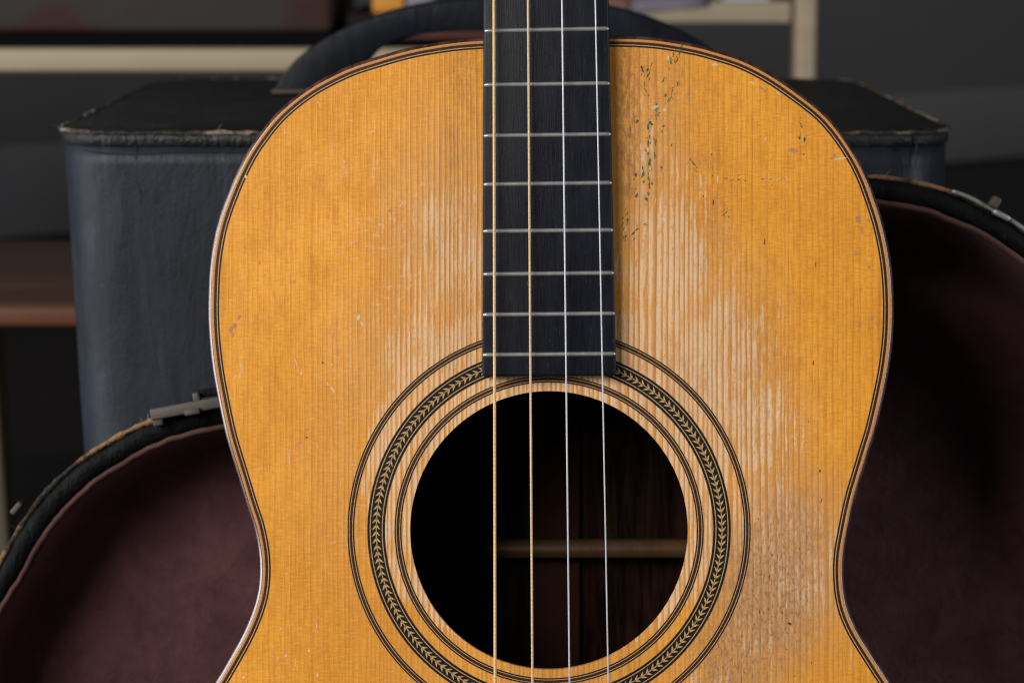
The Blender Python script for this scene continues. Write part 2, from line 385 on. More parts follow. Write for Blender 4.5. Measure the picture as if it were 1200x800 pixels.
# ---------------------------------------------------------------- background furniture
# low birch bench on the left with a grey crate on it
q = at(0, 57, Y=1.28); q2 = at(560, 84, Y=1.28); zt, zb = q.z, at(0, 84.5, Y=1.28).z
bench = thing('wooden_bench', 'low pale birch bench running behind the dark case on the left, grey crate on it', 'bench', (-.6, 1.45, 0))
def loc(o, x, y, z): return (x - o.location.x, y - o.location.y, z - o.location.z)
def lbox(name, o, lo, hi, mat, bev=.002, **k): return box(name, loc(o, *lo), loc(o, *hi), mat, o, bev, **k)
lbox('seat', bench, (-1.35, 1.28, zb), (.06, 1.62, zt), M['birch'], .003)
for x in (-1.2, -.05):
    for y in (1.33, 1.54): lbox('leg', bench, (x, y, 0), (x + .035, y + .035, zb - .0005), M['birch'], .003)
cr = thing('storage_crate', 'dark grey flat crate with faded reddish print lying on the pale bench', 'crate', (-.6, 1.46, zt))
lbox('body', cr, (-1.15, 1.292, zt + .012), (-.148, 1.60, zt + .16), M['crate'], .006)
lbox('shadow_strip', cr, (-1.13, 1.290, zt), (-.15, 1.59, zt + .0115), M['gap_black'], 0)  # black strip drawn where only the shadow under the crate falls
# brown low stool at the far left
sa = at(0, 355, Y=.75); st_z = sa.z; st_e = at(0, 380, Y=.75).z
stool = thing('low_stool', 'low dark brown wooden stool with reddish front edge at the far left', 'stool', (-.42, .9, 0))
lbox('seat', stool, (-.62, .752, st_e + .001), (-.235, 1.04, st_z), M['stool'], .002)
lbox('front_edge', stool, (-.62, .742, st_e), (-.235, .7515, st_z - .001), M['stool_edge'], .002)
for (x, y) in ((-.60, .76), (-.345, .755), (-.60, 1.0), (-.27, 1.0)):
    A = Vector(loc(stool, x, y, 0)); m_ = M['legwood']  # pale legs whose shade is put into a darker wood colour
    vs = []
    for z, dx in ((0, 0 if x < -.5 else .008), (st_e, 0)):
        for (sx, sy) in ((0, 0), (.026, 0), (.026, .026), (0, .026)): vs.append((A.x + sx + dx, A.y + sy, z))
    bevel(mesh('leg', vs, [(0,3,2,1),(4,5,6,7),(0,1,5,4),(1,2,6,5),(2,3,7,6),(3,0,4,7)], m_, stool), .003)
# pale rack on the right: shelf board and post
Yr = 1.5
rz0, rz1 = at(840, 28, Y=Yr).z, at(840, 3, Y=Yr).z
rxp0, rxp1 = at(932, 40, Y=Yr).x, at(957, 40, Y=Yr).x
rack = thing('shelf_rack', 'pale birch rack with one shelf board and square post behind the dark case', 'rack', (.2, 1.65, 0))
lbox('shelf_board', rack, (.062, Yr + .012, rz0), (rxp0 - .002, 1.80, rz1), M['birch'], .002)
for (x, y) in ((rxp0, Yr), (rxp0 * 1.12, 1.77), (.040, Yr), (.040, 1.77)):
    lbox('post', rack, (x, y, 0), (x + (rxp1 - rxp0), y + .03, .40 if x < .1 else .75), M['birch'], .003)
def book(name, label, x0, x1, y0, y1, z0, z1, mat, cat='book', rz=0):
    o = thing(name, label, cat, ((x0+x1)/2, (y0+y1)/2, z0), (0, 0, rz))
    w_, d_ = (x1-x0)/2, (y1-y0)/2; h = z1 - z0
    box('cover', (-w_, -d_, 0), (w_, d_, .003), mat, o, .001)
    box('cover', (-w_, -d_, h - .003), (w_, d_, h), mat, o, .001)
    box('spine', (-w_, -d_, .0032), (w_, -d_ + .003, h - .0032), mat, o, .001)
    box('page_block', (-w_ + .003, -d_ + .0032, .0032), (w_ - .003, d_ - .004, h - .0032), M['white'], o, 0)
    return o
def cloth(name, label, pxs, mat):
    o = thing(name, label, 'cloth', ((at(pxs[0][0], 5, Y=Yr).x + at(pxs[-1][0], 5, Y=Yr).x) / 2, 1.6, rz1))
    v = []; f = []; Q = 9
    for i, (px_, py_) in enumerate(pxs):
        p = at(px_, py_, Y=Yr + .008); wv = .0015 * math.sin(i * 1.3)
        prof = [(1.74, rz1 + .004), (1.62, rz1 + .006 + wv), (Yr + .05, rz1 + .005 - wv), (Yr + .02, rz1 + .004), (Yr + .010, rz1 + .0015), (Yr + .0075, rz1 - .003)]
        for k in range(1, 4): prof.append((Yr + .0075 + wv * k * .5, rz1 - .003 + (p.z - rz1 + .003) * k / 3))
        for (y_, z_) in prof: v.append((p.x - o.location.x, y_ - 1.6, z_ - rz1))
    for i in range(len(pxs) - 1):
        for k in range(Q - 1): f.append((i*Q+k, i*Q+k+1, (i+1)*Q+k+1, (i+1)*Q+k))
    c = mesh('cloth_sheet', v, f, mat, o, True)
    sm = c.modifiers.new('thick', 'SOLIDIFY'); sm.thickness = .0025; sm.offset = 0
    return o
cloth('folded_cloth', 'lilac grey cloth folded over the front edge of the pale rack board', [(741, 17), (760, 14.5), (785, 11), (800, 9.5), (815, 8), (830, 6)], M['lilac'])
cloth('folded_cloth', 'dusky red cloth over the rack board, right beside the guitar neck', [(704, 18), (714, 18.5), (724, 18), (737, 16.5)], M['pink'])
book('book', 'pale blue white book lying on the rack board right of the lilac cloth', .193, .235, Yr + .013, 1.70, rz1 + .0005, rz1 + .03, M['white'])

YK = 1.286
z1_, z2_, zs = at(450, 46, Y=YK).z, at(450, 37.5, Y=YK).z, at(450, 17, Y=YK).z
book('book', 'black book put in for the shadow gap at the bottom of the stack behind the leather handle', -.145, -.012, YK, 1.48, zt + .0003, z1_, M['gap_black'])  # its black stands in for the shadow gap above the bench edge
book('book', 'thin dusky red book between the black and the brown book behind the handle', -.110, -.014, YK + .003, 1.47, z1_ + .0003, z2_, M['redbook'])
book('book', 'thick brown book beneath the orange one, behind the leather handle', -.135, -.012, YK + .002, 1.48, z2_ + .0003, zs, M['umber'])
book('book', 'orange book on top of the brown one, just left of the neck', -.115, -.089, 1.30, 1.46, zs + .0004, zs + .045, M['orange'])
book('book', 'pale book standing between the orange book and the neck', -.087, -.065, 1.295, 1.46, zs + .0004, zs + .05, M['lilac'])

# ---------------------------------------------------------------- dark box case behind everything
case = thing('instrument_case', 'tall navy black box case with rounded corners, frayed lid edge and leather handle', 'case', (0, .425, 0))
Hc = .416
XL, XR, YF, YB = -.1875, .1815, .27, .585
def rrect(x0, x1, y0, y1, r, n=10):
    P = []
    for (cx, cy, a0) in ((x1 - r, y1 - r, 0), (x0 + r, y1 - r, 90), (x0 + r, y0 + r, 180), (x1 - r, y0 + r, 270)):
        for k in range(n + 1):
            an = R(a0 + 90 * k / n); P.append((cx + r * math.cos(an), cy + r * math.sin(an)))
    return P
def loft(name, loops, mat, parent, cap0=True, cap1=True):
    n = len(loops[0][0]); v = []; f = []
    for (L, z) in loops: v += [loc(case, x, y, z) for x, y in L]
    for i in range(len(loops) - 1):
        for k in range(n): f.append((i*n+k, i*n+(k+1) % n, (i+1)*n+(k+1) % n, (i+1)*n+k))
    if cap0: f.append(tuple(range(n-1, -1, -1)))
    if cap1: f.append(tuple((len(loops)-1)*n+k for k in range(n)))
    return mesh(name, v, f, mat, parent, True)
def cl(z, e=0.0):
    k = (Hc - z); return rrect(XL + .042 * k - e, XR - .012 * k + e, YF - e, YB + e, .026)
body_loops = [(cl(z, e), z) for z, e in ((0.0, -.002), (.004, 0), (.1, .0006), (.2, .0012), (.3, .0012), (.36, .0006), (.402, .0003), (.4095, .0002))]
loft('body', body_loops, M['skin'], case)
lid_loops = [(cl(Hc, e), z) for z, e in ((.4097, .0006), (.4099, .0009), (.4130, .0011), (.4150, .0006), (.416, -.001))]
# a lid top that sags slightly: nested rings up to a centre
lo = loft('lid', lid_loops + [(cl(Hc, -.03), .4165), (cl(Hc, -.08), .4158), (cl(Hc, -.13), .4155)], M['lid'], case)
# frayed lid edge (front and both sides)
def edge_pts(e, z, jit, n=230):
    L = resample(cl(Hc, e), n); out = []
    for x, y in L: out.append(Vector(loc(case, x + random.uniform(-jit, jit), y + random.uniform(-jit, jit), z + random.uniform(-jit, jit))))
    return out
E = edge_pts(.0010, .4152, .0003, 420)
tube('frayed_edge', E, [.0005 + random.random() * .0008 for _ in E], M['fray'], case, 7, True)
# loose fibres sticking out of that edge, joined
v = []; f = []
for _ in range(150):
    e = random.choice(E); dr = Vector((random.uniform(-1, 1), random.uniform(-1, 1), random.uniform(-.2, 1))).normalized() * random.uniform(.002, .007)
    sd = dr.cross(Vector((.3, .5, .8))).normalized() * .00022; n = len(v)
    v += [e - sd, e + sd, e + dr]; f.append((n, n+1, n+2))
mesh('loose_fibre', v, f, M['fray'], case, kind='stuff')
# creases and small tears in the cloth of the front
for pts in ([(157,157),(159,172),(160,187)], [(160,214),(164,228),(163,240)], [(92,176),(150,181),(215,178),(292,179)], [(84,160),(100,168),(118,164)], [(205,158),(206,170)], [(228,156),(227,166)], [(1066,150),(1074,168),(1072,196)], [(1046,150),(1050,176)]):
    P_ = [at(x, y, Y=.2694) for x, y in crom(pts, 5, False)]
    tube('crease', [Vector(loc(case, p.x, p.y + .0002, p.z)) for p in P_], [.00015 + .00022 * math.sin(math.pi * i / (len(P_) - 1)) for i in range(len(P_))], M['skin'], case, 6)
# handle: a thick leather arch that flares at its feet
def arch(name, outer, inner, y0, y1, mat, z_off=0):
    P = outer + inner[::-1]; n = len(P); v = [loc(case, x, y0, z) for x, z in P] + [loc(case, x, y1, z) for x, z in P]
    m = len(outer); f = []
    for i in range(m - 1):
        j = n - 1 - i
        f.append((i, i + 1, j - 1, j)); f.append((n + i, n + j, n + j - 1, n + i + 1))
    for i in range(n): f.append((i, n + i, n + (i+1) % n, (i+1) % n))
    return mesh(name, v, f, mat, case, True)
HY = .470
oL = [(320, 108), (333, 86), (356, 62), (398, 36), (450, 16), (505, 4), (560, -2), (600, -3)]
iL = [(408, 109), (422, 88), (434, 70), (450, 55), (475, 45), (508, 39), (560, 36), (600, 35)]
def hx(P):
    out = [(at(x, y, Y=HY).x, at(x, y, Y=HY).z) for x, y in crom(P, 6, False)]
    c = at(598, 0, Y=HY).x
    return out + [(2*c - x, z) for x, z in out[::-1][1:]]
h = arch('handle', hx(oL), hx(iL), HY, HY + .030, M['strap']); bevel(h, .004, 3, 50)
for sx in (-1, 1):
    c = at(598 + sx * 232, 108, Y=HY).x
    hp = box('handle_plate', loc(case, c - .02, HY - .004, .4165), loc(case, c + .02, HY + .034, .4185), M['tin'], case, .001)

# ---------------------------------------------------------------- open guitar case: two lined shells
gcase = thing('guitar_case', 'open black guitar case with worn burgundy plush lining standing behind the guitar', 'guitar case', ROOT, (-LEAN, 0, 0))
def shell_map(px, py, y): # the case stands in the guitar's leaning frame, at its own distance
    return None
def make_shell(name, pts, yf, depth, hill):
    k = S * (D + yf) / D
    L = [((x - 600) * k, max(.012, ZC + (400 - y) * k)) for x, y in crom(pts, 12)]
    L = smooth_loop(resample(L, 420), 3)
    mp = lambda x, z, y: (x, y, z)
    yb = yf + depth
    sh = rim(name, L, [(.004, yb), (.0008, yb - .001), (0, yb - .004), (0, yf + .004), (.0008, yf + .0014), (.0022, yf), (.0045, yf - .0002), (.0068, yf + .0004), (.0082, yf + .0022), (.0088, yf + .005)], mp, M['shell'], gcase, .0006)
    # back skin
    nm = inward(L); bk = [(p[0] + q[0]*.004, p[1] + q[1]*.004) for p, q in zip(L, nm)]
    cx = sum(p[0] for p in bk) / len(bk); cz = sum(p[1] for p in bk) / len(bk)
    v = [(x, yb, z) for x, z in bk] + [(cx, yb, cz)]; n = len(bk)
    mesh('back_panel', v, [(i, (i+1) % n, n) for i in range(n)], M['shell'], sh)
    rim('welt', L, [(.0081, yf + .0034), (.0083, yf + .0018), (.0089, yf + .0011), (.0097, yf + .0013), (.0103, yf + .0022), (.0106, yf + .005)], mp, M['welt'], sh, .0007)
    # lining: walls then a softly dished floor
    rings = [(.0100, yf + .004), (.0106, yf + .02), (.0112, yb - .026), (.0135, yb - .014), (.018, yb - .008), (.026, yb - .005)]
    ln = rim('lining', L, rings, mp, M['plush'], sh)
    off = rings[-1][0]
    bl = [(p[0] + q[0]*off, p[1] + q[1]*off) for p, q in zip(L, nm)]; n = len(bl); v = []; f = []
    cx = sum(p[0] for p in bl) / n; cz = sum(p[1] for p in bl) / n
    from mathutils import noise as mn
    T = 22
    for r_ in range(T + 1):
        s = 1 - r_ / T
        for x, z in bl:
            X, Z = cx + (x - cx) * s, cz + (z - cz) * s
            wv = (mn.noise(Vector((X * 14, Z * 14, hill))) * .0035 + mn.noise(Vector((X * 34, Z * 34, hill + 5))) * .0012) * min(1, (1 - s) * 5)
            v.append((X, yb - .005 + wv, Z))
    for r_ in range(T):
        for i in range(n): f.append((r_*n+i, r_*n+(i+1) % n, (r_+1)*n+(i+1) % n, (r_+1)*n+i))
    mesh('lining_floor', v, f, M['plush'], sh, True)
    # worn outer edge
    e = [(p[0] - q[0]*.0001, yf + .0016 + random.uniform(-.0004, .0004), p[1] - q[1]*.0001) for p, q in zip(L, nm)]
    tube('worn_edge', e, [.0008 + random.random() * .0006 for _ in e], M['fray2'], sh, 6, True)
    v = []; f = []
    for _ in range(260):
        b_ = Vector(random.choice(e)); dr = Vector((random.uniform(-1, 1), random.uniform(-1, .3), random.uniform(-.4, 1))).normalized() * random.uniform(.0015, .006)
        sd = dr.cross(Vector((.3, .5, .8))).normalized() * .0002; m = len(v)
        v += [b_ - sd, b_ + sd, b_ + dr]; f.append((m, m+1, m+2))
    mesh('loose_fibre', v, f, M['fray'], sh, kind='stuff')
    return sh, L, k
lidS, LL, kl = make_shell('case_lid', [(-75,960),(-72,850),(-52,755),(-28,704),(0,657),(30,607),(60,569),(100,535),(150,505),(200,485),(250,471),(330,463),(420,480),(500,522),(560,590),(588,680),(598,800),(598,1000),(598,1300),(585,1460),(540,1490),(300,1492),(0,1490),(-55,1465),(-75,1300)], .112, .058, 1.0)
lidS['label'] = 'left shell, its lining catching the light'
bas, LB, kb = make_shell('case_base', [(606,1300),(606,1000),(608,760),(622,600),(650,470),(700,370),(760,300),(840,245),(930,214),(1020,207),(1065,212),(1110,223),(1155,243),(1200,270),(1275,322),(1370,400),(1470,510),(1545,640),(1585,800),(1590,1000),(1560,1250),(1490,1400),(1390,1480),(1240,1492),(900,1492),(680,1490),(618,1455)], .112, .075, 4.0)
bas['label'] = 'right shell, its lining in shade'
def cp(px, py, y): 
    k = S * (D + y) / D; return Vector(((px - 600) * k, y, ZC + (400 - py) * k))
# latch on the left shell
def bar(name, A, B, h, th, mat, parent, bev=.0006):
    d = (B - A).normalized(); n = d.cross(Vector((0, 1, 0))).normalized(); y = Vector((0, 1, 0)) * th
    v = [A - n*h, B - n*h, B + n*h, A + n*h]; v = v + [p + y for p in v]
    return bevel(mesh(name, v, [(0,1,2,3),(7,6,5,4),(0,4,5,1),(1,5,6,2),(2,6,7,3),(3,7,4,0)], mat, parent), bev)
lt = bar('latch', cp(176, 486, .104), cp(300, 463, .104), .0021, .012, M['tin'], lidS)
bar('latch_pin', cp(216, 484, .1015), cp(234, 481, .1015), .0011, .003, M['tin'], lt, .0005)
bar('latch_plate', cp(178, 491, .105), cp(190, 489, .105), .0028, .01, M['tin'], lt)
bar('latch_knob', cp(226, 467, .106), cp(234, 465, .106), .0020, .004, M['tin'], lt)
bar('hasp', cp(231, 462, .110), cp(270, 456, .110), .0016, .006, M['shell'], lt)
bar('side_catch', cp(13, 602, .110), cp(24, 589, .110), .0011, .006, M['tin'], lidS)
# metal strip and catch on the right shell
st = [cp(x, y, .1115) for x, y in crom([(1116, 224), (1135, 231), (1155, 241.5), (1175, 252), (1200, 268), (1225, 286)], 5, False)]
tube('metal_edge', st, .00085, M['nickel'], bas, 7)
ct = bar('catch', cp(1163, 243, .1085), cp(1171, 231, .1085), .0019, .006, M['tin'], bas, .001)
bar('catch_base', cp(1165, 247, .1075), cp(1184, 257, .1075), .0010, .004, M['nickel'], ct)

# ---------------------------------------------------------------- the guitar
gt = thing('tenor_guitar', 'old four string flat top guitar with worn amber spruce top and herringbone rosette', 'guitar', ROOT, (-LEAN, 0, 0))
def G(px, py, y=0.0): return ((px - 600) * S, y, (PYB - py) * S)
def U(px, py, h):          # a point h in front of the top that the photograph shows at px, py
    k = S * (D - h) / D; return Vector(((px - 600) * k, -h, ZC + (400 - py) * k))
OUT = [(642,41.2),(717,41.4),(747.5,42),(773,44),(798,48),(823,53),(842,58.6),(861,64.2),(876.3,70.3),(901.5,83.4),(926.8,100),(952,118.7),(967.3,131.5),(982.3,148.2),(995,166),(1007.6,186),(1019,210),(1026,230),(1033.7,252.5),(1040,277.5),(1045,305),(1047.3,329),(1048.4,356),(1047.9,387.5),(1046,410),(1043.7,427.5),(1040,448.7),(1028,502.5),(1021,525),(1013.7,550),(1006,575),(1000,598.7),(995,625),(991,645),(989.7,665),(990.3,685),(993.7,707.5),(1000,725),(1008.7,742.5),(1020,760),(1032.5,780),(1045,798.7),
       (1094,872),(1150,975),(1184,1090),(1182,1230),(1140,1390),(1045,1530),(905,1618),(740,1655),(646,1660),(552,1655),(390,1618),(250,1530),(155,1390),(112,1230),(110,1090),(142,975),(203,870),
       (251,800),(263.7,778.7),(276,757.5),(287.5,735),(296,713.7),(301.5,694),(303.7,672),(303,650),(301,637.5),(296,613.7),(290,597.5),(278.7,560),(268.7,527.5),(261.9,502.5),(250.6,446),(246.2,415),(243.7,385),(243,362.5),(243.5,342.5),(244.7,315),(248.7,285),(254.5,259),(262,237),(274,207),(290,175.5),(306.5,152),(318.8,136.5),(337.8,118.5),(363.2,99.8),(388.5,85.9),(414,74.5),(439,66.7),(457,61.2),(482,54.6),(507,50.1),(532,46.4),(565,43.9)]
OL = smooth_loop(resample(crom(OUT, 16), 1100), 8)
gm = lambda x, y, d: G(x, y, d)
HX, HYc, HR = 643.5, 621.0, 163.0
BD = .090
side = rim('side', OL, [(3.2, BD + .0016), (1.0, BD + .0008), (0, BD - .001), (0, .0050), (.08, .0018), (.35, .00105), (1.5, .00070), (3.0, .00028), (4.0, .00003), (4.5, 0)], gm, M['rose'], gt)
rim('side_lining', OL, [(9.5, BD), (9.5, .016), (24, .003), (24, .0027)], gm, M['inner'], gt)
rim('binding', OL, [(4.5, 0), (4.7, -.00003), (7.3, -.00003), (7.5, 0)], gm, M['tan'], gt)
rim('purfling_line', OL, [(7.5, 0), (10.8, 0)], gm, M['brown'], gt, label='wide dark brown line inside the tan binding')
rim('purfling_line', OL, [(10.8, 0), (11.8, 0)], gm, M['cream'], gt, label='thin cream line')
rim('purfling_line', OL, [(11.8, 0), (13.8, 0)], gm, M['black'], gt, label='thin black line next to the spruce')
# top with its sound hole
nm = inward(OL); n = len(OL); TR = 8; v = []; f = []
for (p, q) in zip(OL, nm):
    a = (p[0] + q[0]*13.8, p[1] + q[1]*13.8); d = math.hypot(a[0]-HX, a[1]-HYc); hpt = (HX + (a[0]-HX)/d*HR, HYc + (a[1]-HYc)/d*HR)
    for k in range(TR + 1):
        s = k / TR; v.append(G(a[0] + (hpt[0]-a[0])*s, a[1] + (hpt[1]-a[1])*s, 0))
    v.append(G(hpt[0], hpt[1], .0026)); v.append(G(HX + (hpt[0]-HX)*1.2, HYc + (hpt[1]-HYc)*1.2, .0026)); v.append(G(p[0] + q[0]*20, p[1] + q[1]*20, .0026))
m = TR + 4
for i in range(n):
    j = (i + 1) % n
    for k in range(m - 1): f.append((i*m+k, i*m+k+1, j*m+k+1, j*m+k))
top = mesh('soundboard', v, f, M['top'], gt)
# back, its centre strip and braces, seen through the hole
cx, cy = 646, 850
v = [G(p[0] + q[0]*3.2, p[1] + q[1]*3.2, BD + .0016) for p, q in zip(OL, nm)] + [G(cx, cy, BD + .004)]
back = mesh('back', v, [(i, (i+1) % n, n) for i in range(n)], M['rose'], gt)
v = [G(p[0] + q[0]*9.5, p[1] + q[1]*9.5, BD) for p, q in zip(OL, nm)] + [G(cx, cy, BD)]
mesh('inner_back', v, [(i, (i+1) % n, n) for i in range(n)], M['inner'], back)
def inside(px, py, y):
    k = S * (D + y) / D; return ((px - 600) * k, y, ZC + (400 - py) * k)
def ibox(name, x0, x1, y0, y1, ya, yb, mat, parent, bev=.001):
    A = inside(x0, y1, ya); B = inside(x1, y0, ya)
    return box(name, (A[0], ya, A[2]), (B[0], yb, B[2]), mat, parent, bev)
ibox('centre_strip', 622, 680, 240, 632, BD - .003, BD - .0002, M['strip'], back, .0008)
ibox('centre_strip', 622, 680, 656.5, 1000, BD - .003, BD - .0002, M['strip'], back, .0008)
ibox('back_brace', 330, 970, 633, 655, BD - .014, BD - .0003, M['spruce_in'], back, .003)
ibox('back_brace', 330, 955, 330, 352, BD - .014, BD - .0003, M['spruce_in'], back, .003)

# rosette
def annulus(name, r0, r1, y, mat, parent, seg=260, **k):
    v = []; f = []
    for i in range(seg):
        a = 2 * math.pi * i / seg
        for (r, yy) in ((r0, 0.0), (r0 + .15, y), (r1 - .15, y), (r1, 0.0)):
            v.append(G(HX + r * math.sin(a), HYc - r * math.cos(a), yy))
    for i in range(seg):
        j = (i + 1) % seg
        for q in range(3): f.append((i*4+q, i*4+q+1, j*4+q+1, j*4+q))
    return mesh(name, v, f, mat, parent, **k)
for (r0, r1, lab) in ((173.0, 181.2, 'narrow inner ring beside the sound hole'), (228.3, 236.3, 'narrow outer ring')):
    rr = annulus('rosette_ring', r0, r1, -.00006, M['black'], gt, label=lab)
    annulus('cream_line', r0 + 1.55, r0 + 2.6, -.00009, M['cream'], rr)
    annulus('brown_line', r0 + 2.75, r1 - 2.75, -.00008, M['brown'], rr)
    annulus('cream_line', r1 - 2.6, r1 - 1.55, -.00009, M['cream'], rr)
rr = annulus('rosette_ring', 192.3, 213.0, -.00006, M['black'], gt, label='broad middle ring inlaid with herringbone')
annulus('cream_line', 195.0, 196.2, -.00009, M['cream'], rr)
annulus('cream_line', 209.1, 210.3, -.00009, M['cream'], rr)
v = []; f = []; NCH = 163; RM = 202.6
def pol(r, s, y=-.00011):
    a = s / RM; return G(HX + r * math.sin(a), HYc - r * math.cos(a), y)
for i in range(NCH):
    s0 = i * 2 * math.pi * RM / NCH + random.uniform(-.25, .25)
    for sg in (-1, 1):
        L_ = 5.0 + random.uniform(-.5, .4); bk = 5.6 + random.uniform(-.5, .5); m_ = len(v)
        v += [pol(RM - sg*.2, s0 + 1.4), pol(RM + sg*L_*.5, s0 + .9 - bk*.40), pol(RM + sg*L_, s0 - bk), pol(RM + sg*L_*.45, s0 - .9 - bk*.58), pol(RM - sg*.2, s0 - 1.6)]
        f.append(tuple(m_ + q for q in range(5)))
    m_ = len(v); st_ = 2 * math.pi * RM / NCH
    v += [pol(RM - .55, s0 - st_), pol(RM + .55, s0 - st_), pol(RM + .5, s0 + .6), pol(RM - .5, s0 + .6)]; f.append((m_, m_+1, m_+2, m_+3))
mesh('herringbone', v, f, M['chev'], rr, kind='stuff')

# neck, fretboard, frets, head
BH = .0066
fb_pts = [(566.6, -420), (712.5 - .0 - 8.0, -420), (713.3, 0), (722.0, 440.4), (565.0, 441.2), (566.3, 0)]
P = [U(705.0, -420, BH), U(713.4, 0, BH), U(722.2, 440.2, BH), U(565.0, 441.2, BH), U(566.4, 0, BH), U(567.7, -420, BH)]
def poly_prism(name, P, y0, y1, mat, parent, bev, seg=2):
    n = len(P); v = [(p[0], y0, p[2]) for p in P] + [(p[0], y1, p[2]) for p in P]
    f = [tuple(range(n)), tuple(range(2*n-1, n-1, -1))] + [(i, n+i, n+(i+1) % n, (i+1) % n) for i in range(n)]
    return bevel(mesh(name, v, f, mat, parent), bev, seg)
PB = [(p[0], p[1], p[2]) for p in P]
board = poly_prism('fretboard', PB, -BH, -.0001, M['ebony'], gt, .0009, 3)
nk = [U(704, -420, BH), U(712, 0, BH), U(713, 36, BH), U(568, 36, BH), U(568.4, 0, BH), U(569, -420, BH)]
poly_prism('neck', [(p[0], 0, p[2]) for p in nk], .0002, .020, M['neck'], gt, .006, 4)
hd = [U(742, -440, BH), U(752, -960, BH), U(520, -960, BH), U(530, -440, BH)]
hs = poly_prism('headstock', [(p[0], 0, p[2]) for p in hd], -.004, .012, M['neck'], gt, .003)
nt = [U(705, -421, .0085), U(705, -438, .0085), U(567.6, -438, .0085), U(567.6, -421, .0085)]
poly_prism('nut', [(p[0], 0, p[2]) for p in nt], -.0098, -.0001, M['bone'], gt, .0006)
FR = [((567.6, 36.6), (713.8, 33.8)), ((567.2, 99.8), (714.6, 97.8)), ((566.8, 159.4), (716.0, 157.3)), ((566.6, 216.3), (717.2, 214.3)),
      ((566.2, 271.0), (718.6, 269.6)), ((566.0, 321.4), (719.7, 319.8)), ((565.8, 368.8), (720.8, 367.2)), ((565.6, 415.8), (721.6, 414.4))]
def fret(A, B):
    A = U(*A, BH); B = U(*B, BH); d = (B - A).normalized(); up = Vector((0, -1, 0)); wv = d.cross(up); L = (B - A).length
    st = [(0, .12, .25), (.00025, .60, .62), (.0007, .9, .88), (.0014, 1, .98), (.0022, 1, 1)]
    ts = [(s, a_, b_) for s, a_, b_ in st] + [(L * q, 1, 1) for q in (.1, .25, .4, .5, .6, .75, .9)] + [(L - s, a_, b_) for s, a_, b_ in st[::-1]]
    v = []; f = []; K = 9; hw = .00074; hh = .00095
    for (s, a_, b_) in ts:
        o = A + d * s
        for k in range(K):
            an = math.pi * k / (K - 1); v.append(o + wv * (math.cos(an) * hw * b_) + up * (math.sin(an) * hh * a_ - .0002))
    for i in range(len(ts) - 1):
        for k in range(K - 1): f.append((i*K+k, i*K+k+1, (i+1)*K+k+1, (i+1)*K+k))
    f.append(tuple(range(K))); f.append(tuple((len(ts)-1)*K + k for k in range(K-1, -1, -1)))
    mesh('fret', v, f, M['nickel'], gt, True)
for A, B in FR: fret(A, B)
# strings
ST = [((578.8, 0), (580.2, 800), 1.75, 'bronze', 'thick bronze wound string'), ((618.8, 0), (624.0, 800), 1.4, 'bronze2', 'thinner bronze wound string'),
      ((658.6, 0), (667.4, 800), 1.02, 'steel', 'bright plain steel string'), ((697.6, 0), (712.9, 800), .86, 'steel', 'thinnest plain steel string at the treble edge')]
for (a, b, r_, m_, lab) in ST:
    def Ps(py, hgt): 
        s = py / 800; return U(a[0] + (b[0]-a[0])*s, py, hgt)
    tube('string', [Ps(-421, .0100), Ps(0, .0102), Ps(440, .0108), Ps(800, .0116), Ps(1180, .0122)], r_ * S, M[m_], gt, 12, label=lab)
# bridge (below the frame, carries the strings)
br = [U(840, 1165, .009), U(840, 1235, .009), U(480, 1235, .009), U(480, 1165, .009)]
bo = poly_prism('bridge', [(p[0], 0, p[2]) for p in br], -.009, -.0001, M['ebony'], gt, .002)
sd = [U(770, 1176, .0115), U(770, 1186, .0115), U(540, 1186, .0115), U(540, 1176, .0115)]
poly_prism('saddle', [(p[0], 0, p[2]) for p in sd], -.0118, -.0088, M['bone'], bo, .0006)

# marks on the top: flakes of paint, scuffs and nicks, a few hundredths of a millimetre proud
def marks(name, L, mat, y=-.00004, grow=1.0):
    v = []; f = []
    for (cx, cy, ln, wd_, ang) in L:
        ln *= grow; wd_ *= grow
        a = R(ang); ux, uy = math.sin(a), -math.cos(a); m = len(v); K = 9
        for k in range(K):
            t = 2 * math.pi * k / K; rr_ = random.uniform(.6, 1.15)
            s, c = math.cos(t) * ln / 2 * rr_, math.sin(t) * wd_ / 2 * random.uniform(.6, 1.15)
            v.append(G(cx + ux * s - uy * c, cy + uy * s + ux * c, y))
        f.append(tuple(range(m, m + K)))
    mesh(name, v, f, mat, top, kind='stuff')
green = [(752.5,82,5,1.8,0),(754,84,3,1.6,10),(759,89,5,1.6,20),(761,86,3,1.3,25),(786,73,5,2.4,0),(789,65,6,1.4,12),(797,61,7,2,15),(794,70,6,1.3,20),(799,55,4,1.5,30),(777,95,4,1.6,35),(794,98,3.6,1.8,0),(788,106,4.6,1.6,25),(780,112,5,1.6,10),(786,115,5.5,1.5,25),(769.5,122.5,3,2.4,60),(770.5,128,5,1.2,80),(768.5,136,5,1.4,-20),(762,144,4,4.5,0),(759.5,149,7,2.6,0),(761,160,4,1.4,0),(759.5,168,9,1.6,0),(760,180,4,1.8,0),(762,188,5,2.4,10),(761.5,192,5,2.2,-5),(753,197,5,2.2,0),(745,205,4,3.2,0),(754,204,5,3.2,10),(760,209,3.6,2.4,0),(754,213,3,2,0),(775,196,3.2,2.4,-30),(746,229,6,2.6,20),(757.5,233.5,3.8,3,0),(760.5,227,5,1.6,5),(735.5,257.5,4,2.4,20),(730,262,5,1.4,30),(733,277,4,2.2,30),(742,273.5,5,2.2,45),(746.5,269,4,2,50),(761,218,7,1.4,8),(756,262,4,1.2,70),(939,148.5,3.6,2.2,-50),(937,162,4,2.2,0),(943,163.5,3.6,2.2,20)]
smear = []
